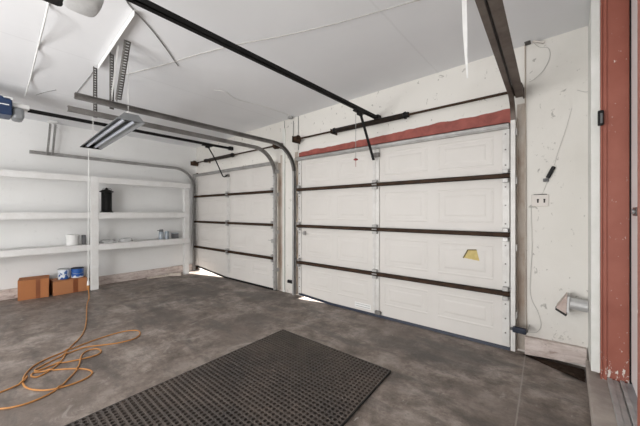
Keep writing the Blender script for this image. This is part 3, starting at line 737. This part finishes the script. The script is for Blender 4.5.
# cardboard boxes on the floor under the shelf
def carton(c0, c1, depth, h, label, mm):
    c0, c1 = Vector(c0), Vector(c1); d = (c1-c0).normalized(); nrm = Vector((-d.y, d.x, 0))
    if nrm.x > 0: nrm = -nrm
    q = [c0, c1, c1+nrm*depth, c0+nrm*depth]
    r = thing('cardboard_box', (sum(v.x for v in q)/4, sum(v.y for v in q)/4, 0), label, 'cardboard box', 'cardboard boxes under the shelving')
    up = Vector((0, 0, 1))
    m = MB(); m.hexa([v+up*.002 for v in q]+[v+up*(h-.004) for v in q]); m.build('body', mm, r, bevel=.004)
    mid = (q[0]+q[3])/2; mid2 = (q[1]+q[2])/2
    for a, b, cc, dd in ((q[0], q[1], mid2-nrm*.003, mid-nrm*.003), (mid+nrm*.003, mid2+nrm*.003, q[2], q[3])):
        lift = random.uniform(.002, .008)
        m = MB(); m.hexa([a+up*(h-.004), b+up*(h-.004), cc+up*(h-.004), dd+up*(h-.004), a+up*h, b+up*h, cc+up*(h+lift), dd+up*(h+lift)]); m.build('flap', mm, r)
    t0 = c0+(c1-c0)*.57; t1 = c0+(c1-c0)*.72
    m = MB(); f = -nrm*.002
    m.hexa([t0+up*.004, t1+up*.004, t1+up*.004+f, t0+up*.004+f, t0+up*(h), t1+up*(h), t1+up*(h)+f, t0+up*(h)+f]); m.build('tape', 'tape', r)
    return r
carton((-6.0, .46, 0), (-5.95, .785, 0), .25, .285, 'taller brown cardboard box, farther left on the floor under the shelves', 'carton')
cb2 = carton((-5.945, .835, 0), (-5.955, 1.245, 0), .29, .215, 'low wide cardboard box beside the post with two blue cans on it', 'carton2')
for (px, mm, rr, hh, lab) in ((64, 'can_a', .073, .158, 'blue mottled can, left one on top of the low box'), (77.5, 'can_b', .082, .150, 'white and blue can, right one on top of the low box')):
    y = on_x(px, 272, -6.06).y; cc = (-6.07, y, .2235)
    cn = thing('paint_can', cc, lab, 'can', 'blue cans on the low cardboard box')
    m = MB(); m.lathe(cc, [(rr*.98, 0), (rr, .004), (rr, hh-.01)], 26); m.build('body', mm, cn, smooth=True)
    m = MB(); m.lathe((cc[0], cc[1], cc[2]+hh-.012), [(rr, 0), (rr*1.05, .002), (rr*1.05, .010), (rr*.94, .012), (rr*.90, .006)], 26); m.build('lid', 'navy' if mm == 'can_b' else 'tin', cn, smooth=True)
    m = MB(); m.tube(catmull([(cc[0]+.01, cc[1]-rr-.003, cc[2]+hh*.72), (cc[0]+rr*.75, cc[1]-rr*.75, cc[2]+hh*.5), (cc[0]+rr+.004, cc[1], cc[2]+hh*.42), (cc[0]+rr*.75, cc[1]+rr*.75, cc[2]+hh*.5), (cc[0]+.01, cc[1]+rr+.003, cc[2]+hh*.72)], 5), .0022, 6)
    m.build('bail', 'tin', cn)

# splintered wood by the far corner
for i, (x, y, a, l, w_, h_, lab) in enumerate(((-6.0, 2.66, .75, .24, .06, .05, 'splintered piece of wood lying on the floor near the far track'), (-6.10, 2.38, 1.40, .38, .04, .026, 'thin pale wood strip on the floor under the shelf end'))):
    m = MB(); m.obox((x, y), a, l, w_, 0.001, h_); m.obox((x+.02*math.cos(a), y+.03*math.sin(a)), a+.12, l*.7, w_*.6, h_, h_+.008)
    tag(m.build('wood_scrap', 'wood', bevel=.004), lab, 'wood scrap', 'wood scraps in the far corner')

# ------------------------------------------------------------------ rubber floor mat
A, B = on_floor(283, 331), on_floor(390, 372.5)
Dv = (on_floor(73, 425)-A).normalized(); Cv = (on_floor(343, 425)-B).normalized()
LEN = 2.05
Dd = A+Dv*LEN; Cc = B+Cv*LEN
NX, NY = 38, 58
def mp(u, v, z):
    p = A*(1-u)*(1-v)+B*u*(1-v)+Cc*u*v+Dd*(1-u)*v; return Vector((p.x, p.y, z))
fm = thing('floor_mat', (mp(.5, .5, 0).x, mp(.5, .5, 0).y, 0), 'large black rubber mat full of holes on the concrete floor', 'floor mat')
m = MB(); zt = .014
V = [[m.bm.verts.new(mp(i/NX, j/NY, zt)) for j in range(NY+1)] for i in range(NX+1)]
for i in range(NX):
    for j in range(NY):
        cu, cv = (i+.5)/NX, (j+.5)/NY; ru, rv = .375/NX, .375/NY
        corner = [V[i][j], V[i+1][j], V[i+1][j+1], V[i][j+1]]
        angs = [-112.5+45*k for k in range(8)]
        top = [m.bm.verts.new(mp(cu+ru*math.cos(math.radians(a))/math.cos(PI/8)*.94, cv+rv*math.sin(math.radians(a))/math.cos(PI/8)*.94, zt+.0025)) for a in angs]
        bot = [m.bm.verts.new(Vector((t.co.x, t.co.y, .004))) for t in top]
        for k in range(4):
            k2 = (2*k+1) % 8; k3 = (2*k+2) % 8
            m.bm.faces.new((corner[k], corner[(k+1) % 4], top[k2]) if False else (corner[k], corner[(k+1) % 4], top[k2], top[2*k]))
            m.bm.faces.new((corner[(k+1) % 4], top[k3], top[k2]))
        for k in range(8): m.bm.faces.new((top[k], top[(k+1) % 8], bot[(k+1) % 8], bot[k]))
m.build('grid', 'mat', fm)
m = MB(); lo = [mp(-.006, -.004, .001), mp(1.006, -.004, .001), mp(1.006, 1.004, .001), mp(-.006, 1.004, .001)]
m.hexa(lo+[Vector((v.x, v.y, .004)) for v in lo])
for a, b in (((-.006, -.004), (1.006, 0)), ((-.006, 1), (1.006, 1.004)), ((-.006, 0), (0, 1)), ((1, 0), (1.006, 1))):
    q = [mp(a[0], a[1], .004), mp(b[0], a[1], .004), mp(b[0], b[1], .004), mp(a[0], b[1], .004)]
    m.hexa(q+[Vector((v.x, v.y, zt)) for v in q])
m.build('backing', 'mat_base', fm)

# ------------------------------------------------------------------ front wall fittings at right
# duct with hood
p = on_y(572, 305, 3.10)
dv = thing('vent_duct', (p.x, p.y, p.z), 'grey metal vent duct with angled hood on the wall by the red jamb', 'vent')
zc = p.z; yd = 3.145
m = MB(); m.cyl((-.005, yd, zc+.005), (.118, yd, zc-.005), .046, n=24); m.build('pipe', 'tin_duct', dv, smooth=True)
m = MB(); m.hexa([(-.022, yd-.06, zc-.055), (.004, yd-.06, zc-.075), (.004, YF-.01, zc-.075), (-.022, YF-.01, zc-.055), (-.008, yd-.05, zc+.06), (.010, yd-.05, zc+.068), (.010, YF-.01, zc+.068), (-.008, YF-.01, zc+.06)]); m.build('collar', 'tin_duct', dv, bevel=.004)
m = MB(); m.prism([(-.006, yd-.062, zc+.085), (-.078, yd-.062, zc-.040), (-.012, yd-.062, zc-.078)], (0, .115, 0)); hd_ = m.build('hood', 'hood', dv, bevel=.003)
m = MB(); m.bar((-.078, yd-.008, zc-.048), (-.012, yd-.008, zc-.088), .016, .114, (0, 1, 0)); m.build('opening', 'dark_hole', hd_)
# switch plate
p = on_y(540, 200.5, 3.24)
sw = thing('outlet', (p.x, YF, p.z), 'cream outlet plate on the front wall right of the wide door', 'outlet')
m = MB(); m.box(p.x-.062, p.x+.062, YF-.008, YF, p.z-.052, p.z+.052); pl = m.build('cover_plate', 'cream_plastic', sw, bevel=.003)
for dx in (-.016, .030):
    m = MB(); m.box(p.x+dx-.005, p.x+dx+.006, YF-.011, YF-.008, p.z-.020, p.z+.008); m.box(p.x+dx-.006, p.x+dx+.008, YF-.011, YF-.008, p.z+.003, p.z+.014); m.build('socket', 'dark_hole', pl)
m = MB(); m.box(p.x-.045, p.x+.050, YF-.014, YF-.008, p.z+.050, p.z+.056); m.build('top_lip', 'dark_wire', pl)
# black clip on a wire
p0 = on_y(547.5, 178, 3.235); p1 = on_y(554, 166.5, 3.235)
cl = thing('cord_clip', (p0.x, YF, p0.z), 'black clip hanging at a slant on the front wall above the outlet', 'clip')
m = MB(); m.bar(p0, p1, .030, .022, (0, 1, 0)); m.build('body', 'black', cl, bevel=.006)
m = MB(); q = p0+(p0-p1)*.18; m.box(q.x-.022, q.x+.016, YF-.022, YF-.004, q.z-.014, q.z+.014); m.build('jaw', 'grey_dark', cl, bevel=.004)
# black latch on the red casing
p = on_x(599.5, 118, .14)
lt = thing('sensor_box', (.14, p.y, p.z), 'small black box fixed on the edge of the red door jamb', 'sensor')
q = on_y(601, 118.5, 2.84)
m = MB(); m.box(q.x-.018, q.x+.013, 2.81, 2.838, q.z-.052, q.z+.052); m.build('body', 'black', lt, bevel=.006)
m = MB(); m.box(q.x-.006, q.x+.006, 2.806, 2.81, q.z-.04, q.z+.03); m.build('button', 'grey_dark', lt, bevel=.001)
m = MB(); m.box(q.x-.01, q.x+.012, 2.838, 2.852, q.z-.03, q.z+.03); m.build('mount', 'black', lt)
# dark mound added in place of the black hole along the wall foot
out = [on_floor(a, b, .001) for a, b in ((523, 350), (535, 359), (548, 366), (562, 371.5), (576, 377.5), (589, 383.5), (590.5, 376), (588, 368), (572, 362.5), (552, 357.5), (537, 353))]
out = [Vector((min(v.x, .100), min(v.y, 3.193), v.z)) for v in catmull(out+[out[0]], 4)[:-1]]
out = [v+Vector((random.uniform(-.006, .004), random.uniform(-.006, .004), 0)) for v in out]
cen = sum(out, Vector())/len(out)
m = MB(); rings = []
for f, z in ((1, .001), (.8, .006), (.5, .012)):
    rings.append([m.bm.verts.new(Vector((cen.x+(v.x-cen.x)*f, cen.y+(v.y-cen.y)*f, z+random.uniform(-.0008, .002)*(f < 1)))) for v in out])
for A_, B_ in zip(rings, rings[1:]):
    for i in range(len(out)): m.bm.faces.new((A_[i], A_[(i+1) % len(out)], B_[(i+1) % len(out)], B_[i]))
m.bm.faces.new(rings[-1]); m.bm.faces.new(rings[0][::-1])
tag(m.build('pit_stand_in', 'pit_dark'), 'dark mound standing in for the black hole along the base board under the vent duct', 'pit_stand_in', kind='stuff')
# wires on the wall and ceiling
def wire(name, pts, r, mm, label, cat='wire', k=6):
    m = MB(); m.tube(catmull(pts, k), r, 6)
    return tag(m.build(name, mm, smooth=True), label, cat)
w3 = YF-.006
wire('conduit', [on_y(525, 45, 3.24), on_y(525.5, 120, 3.24), on_y(526, 200, 3.24), on_y(526, 300, 3.24), on_y(526.5, 330, 3.24)], .0045, 'rust_light', 'thin straight conduit running up the wall beside the broad brown track', 'conduit')
dvc = thing('ceiling_clamp', on_ceil(528, 40), 'small dark clamp at the ceiling above the thin conduit', 'clamp')
q = on_y(528, 40, 3.21)
m = MB(); m.box(q.x-.025, q.x+.02, 3.18, YF, q.z-.03, q.z+.035); m.build('body', 'dark_wire', dvc, bevel=.006)
m = MB(); m.bar((q.x+.02, 3.22, q.z-.01), (q.x+.11, 3.235, q.z-.055), .022, .012); m.build('arm', 'cream_plastic', dvc)
wire('wall_wire', [on_y(531, 40, w3), on_y(539, 47, w3), on_y(548, 48, w3), on_y(550, 56, w3), on_y(545, 68, w3), on_y(536, 78, w3), on_y(529, 82, w3)], .002, 'pale_wire', 'thin grey wire looping on the front wall under the ceiling clamp')
wire('wall_wire', [on_y(594-22, 108, w3), on_y(565, 132, w3), on_y(558, 152, w3), on_y(554, 166, w3), on_y(548, 180, w3), on_y(544, 190, w3), on_y(541, 196, w3)], .0013, 'pale_wire', 'fine grey wire slanting down the front wall to the black clip')
wire('wall_wire', [on_y(531, 205, w3), on_y(532, 250, w3), on_y(530, 285, w3), on_y(532, 300, w3), on_y(538, 312, w3), on_y(541, 325, w3), on_y(537, 332, w3), on_y(528, 332, w3)], .0018, 'pale_wire', 'fine wire trailing down the wall from the outlet to the floor sensor')
wire('wall_wire', [on_y(577, 90, w3), on_y(586, 92, w3), on_y(592, 90, w3), on_y(594, 98, w3), on_y(593, 108, w3)], .002, 'pale_wire', 'short wire curling at the wall corner beside the red jamb')
for px, a, b, lab in ((284.5, 121, 290, 'thin wire down the pier, left one between the two doors'), (293.3, 121, 138, 'short wire from the ceiling box down to the spring drum'), (298.3, 114, 150, 'thin wire at the top left corner of the wide door frame')):
    wire('wall_wire', [on_y(px, a, 3.244), on_y(px, (a+b)/2, 3.232), on_y(px, b, 3.232)], .005, 'grey_cord', lab)
q = on_y(291, 116.5, 3.2)
tag(MB().lathe((q.x, 3.19, ceil_z(q.x)-.028), [(.032, 0), (.042, .01), (.042, .0285)], 16).build('ceiling_box', 'grey_cord', smooth=True), 'small round box on the ceiling edge over the pier between the doors', 'electrical box')
def cw(name, pxs, r, mm, lab, cat='wire', sag=None):
    wire(name, [on_ceil(x, y, r+(sag[i] if sag else 0)) for i, (x, y) in enumerate(pxs)], r, mm, lab, cat)
cw('ceiling_wire', [(124, 75), (140, 71), (165, 64.5), (200, 54), (240, 44), (280, 36.5), (330, 25), (380, 11), (415, 1), (440, -6)], .005, 'pale_wire', 'long pale wire stapled across the ceiling from the slotted struts')
cw('ceiling_wire', [(124, -4), (130, 6), (143, 20), (155, 34), (167, 50), (178, 66)], .005, 'grey_cord', 'dark thin wire on the ceiling from the white angle bar towards the doors')
cw('ceiling_wire', [(214, 90), (226, 92), (236, 99), (262, 106), (283, 113), (291, 116)], .004, 'white_cord', 'white wire on the ceiling leading to the round box over the pier')
cw('ceiling_wire', [(36, 95), (46, 92), (56, 90)], .004, 'grey_cord', 'short grey wire loop on the ceiling above the far hanger')
cw('ceiling_wire', [(74, 98), (78, 91), (86, 81), (94, 71)], .004, 'grey_cord', 'thin wire on the ceiling between the longest track end and the white angle bar')
# sagging white cord to the blue opener
pts = [(52, -12), (48, 5), (43.5, 25), (38, 47), (34.5, 61), (31, 76), (27.5, 88), (25, 97)]
sg = [.0, .0, .075, .0, .05, .0, .03, .06]
cw('opener_cord', pts, .0065, 'white_cord', 'white cord sagging along the ceiling to the blue motor box', 'cord', sg)
# drywall tape strip hanging from the ceiling
q0 = on_ceil(463.5, -6); yq = q0.y
m = MB(); top = Vector((q0.x, yq, ceil_z(q0.x)))
rows = [(464.0, -6, 5), (465, 30, 4.6), (466, 55, 3.0), (467.3, 78, 1.2)]
vs = [(on_y(a-w_/2, b, yq), on_y(a+w_/2, b, yq)) for a, b, w_ in rows]
for (a, b), (c_, d_) in zip(vs, vs[1:]):
    o = Vector((0, .002, 0)); m.hexa([a, b, b+o, a+o, c_, d_, d_+o, c_+o])
tag(m.build('tape_strip', 'paper'), 'strip of peeled white tape hanging from the ceiling', 'tape')

# floor safety sensors of the openers
for (px, py, sgn, lab) in ((519.5, 330, 1, 'navy safety sensor low on the track at the right edge of the wide door'), (290, 281.5, -1, 'black safety sensor low on the pier between the two doors')):
    q = on_y(px, py, 3.08 if sgn > 0 else 3.205)
    s_ = thing('safety_sensor', (q.x, YF, q.z), lab, 'sensor', 'door safety sensors')
    m = MB(); m.box(q.x-.050, q.x+.050, 3.055 if sgn > 0 else 3.19, 3.10 if sgn > 0 else 3.225, q.z-.026, q.z+.022); m.build('body', 'navy' if sgn > 0 else 'black', s_, bevel=.008)
    m = MB(); yb = 3.075 if sgn > 0 else 3.205; m.cyl((q.x-.028-.02*(sgn > 0), yb, q.z), (q.x-.048-.02*(sgn > 0), yb, q.z), .012, n=12); m.build('eye', 'grey_dark', s_, smooth=True)
    m = MB(); m.box(q.x+.005, q.x+.060, yb+.012, yb+.016, q.z-.012, q.z+.012); m.box(q.x+.055, q.x+.060, yb+.012, YF, q.z-.012, q.z+.012); m.build('bracket', 'galv', s_)
    m = MB(); m.cyl((q.x+.035, yb, q.z), (q.x+.048, yb, q.z), .008, n=10); m.build('wing_nut', 'white_plastic', s_)

# ------------------------------------------------------------------ light
def light(name, kind, loc, energy, color=(1, 1, 1), size=.5, size_y=None, target=None):
    L = bpy.data.lights.new(name, kind); L.energy = energy; L.color = color
    if kind == 'AREA':
        L.size = size
        if size_y: L.shape = 'RECTANGLE'; L.size_y = size_y
    elif kind == 'POINT': L.shadow_soft_size = size
    elif kind == 'SUN': L.angle = math.radians(1)
    o = bpy.data.objects.new(name, L); COL.objects.link(o); o.location = loc
    if target: o.rotation_euler = (Vector(target)-Vector(loc)).to_track_quat('-Z', 'Y').to_euler()
    return o
light('flash_lamp', 'POINT', (-2.8, -1.75, 1.75), 80, (1, .995, .99), .24)
light('bounce_lamp', 'AREA', (-2.4, -2.7, .5), 205, (1, .998, .995), 4.4, 2.0, (-2.0, .9, 2.9))
light('white_door_fill', 'AREA', (-1.3, -.7, 1.5), 8, (1, .98, .94), .8, 1.8, (.3, 2.4, 1.3))  # added fill without a real source, brightens the white door slab
sun = light('sun', 'SUN', (0, 8, 6), 85, (1, .97, .92)); sun.rotation_euler = Vector((-.1, -1, -.27)).to_track_quat('-Z', 'Y').to_euler()
W = bpy.data.worlds.new('sky'); S.world = W; W.use_nodes = True
nt = W.node_tree; bg = nt.nodes['Background']
bg.inputs['Color'].default_value = (.75, .84, 1, 1); bg.inputs['Strength'].default_value = 1.2

# ------------------------------------------------------------------ camera
cam = bpy.data.cameras.new('camera'); co = bpy.data.objects.new('camera', cam); COL.objects.link(co)
co.location = (0, 0, H); co.rotation_euler = (PI/2, 0, YAW)
cam.sensor_width = 36; cam.lens = FPX/640*36; cam.shift_y = -1/640; cam.clip_start = .02
S.camera = co
S.view_settings.view_transform = 'Standard'; S.view_settings.look = 'None'; S.view_settings.exposure = -.02; S.view_settings.gamma = 1
S.view_settings.use_curve_mapping = False
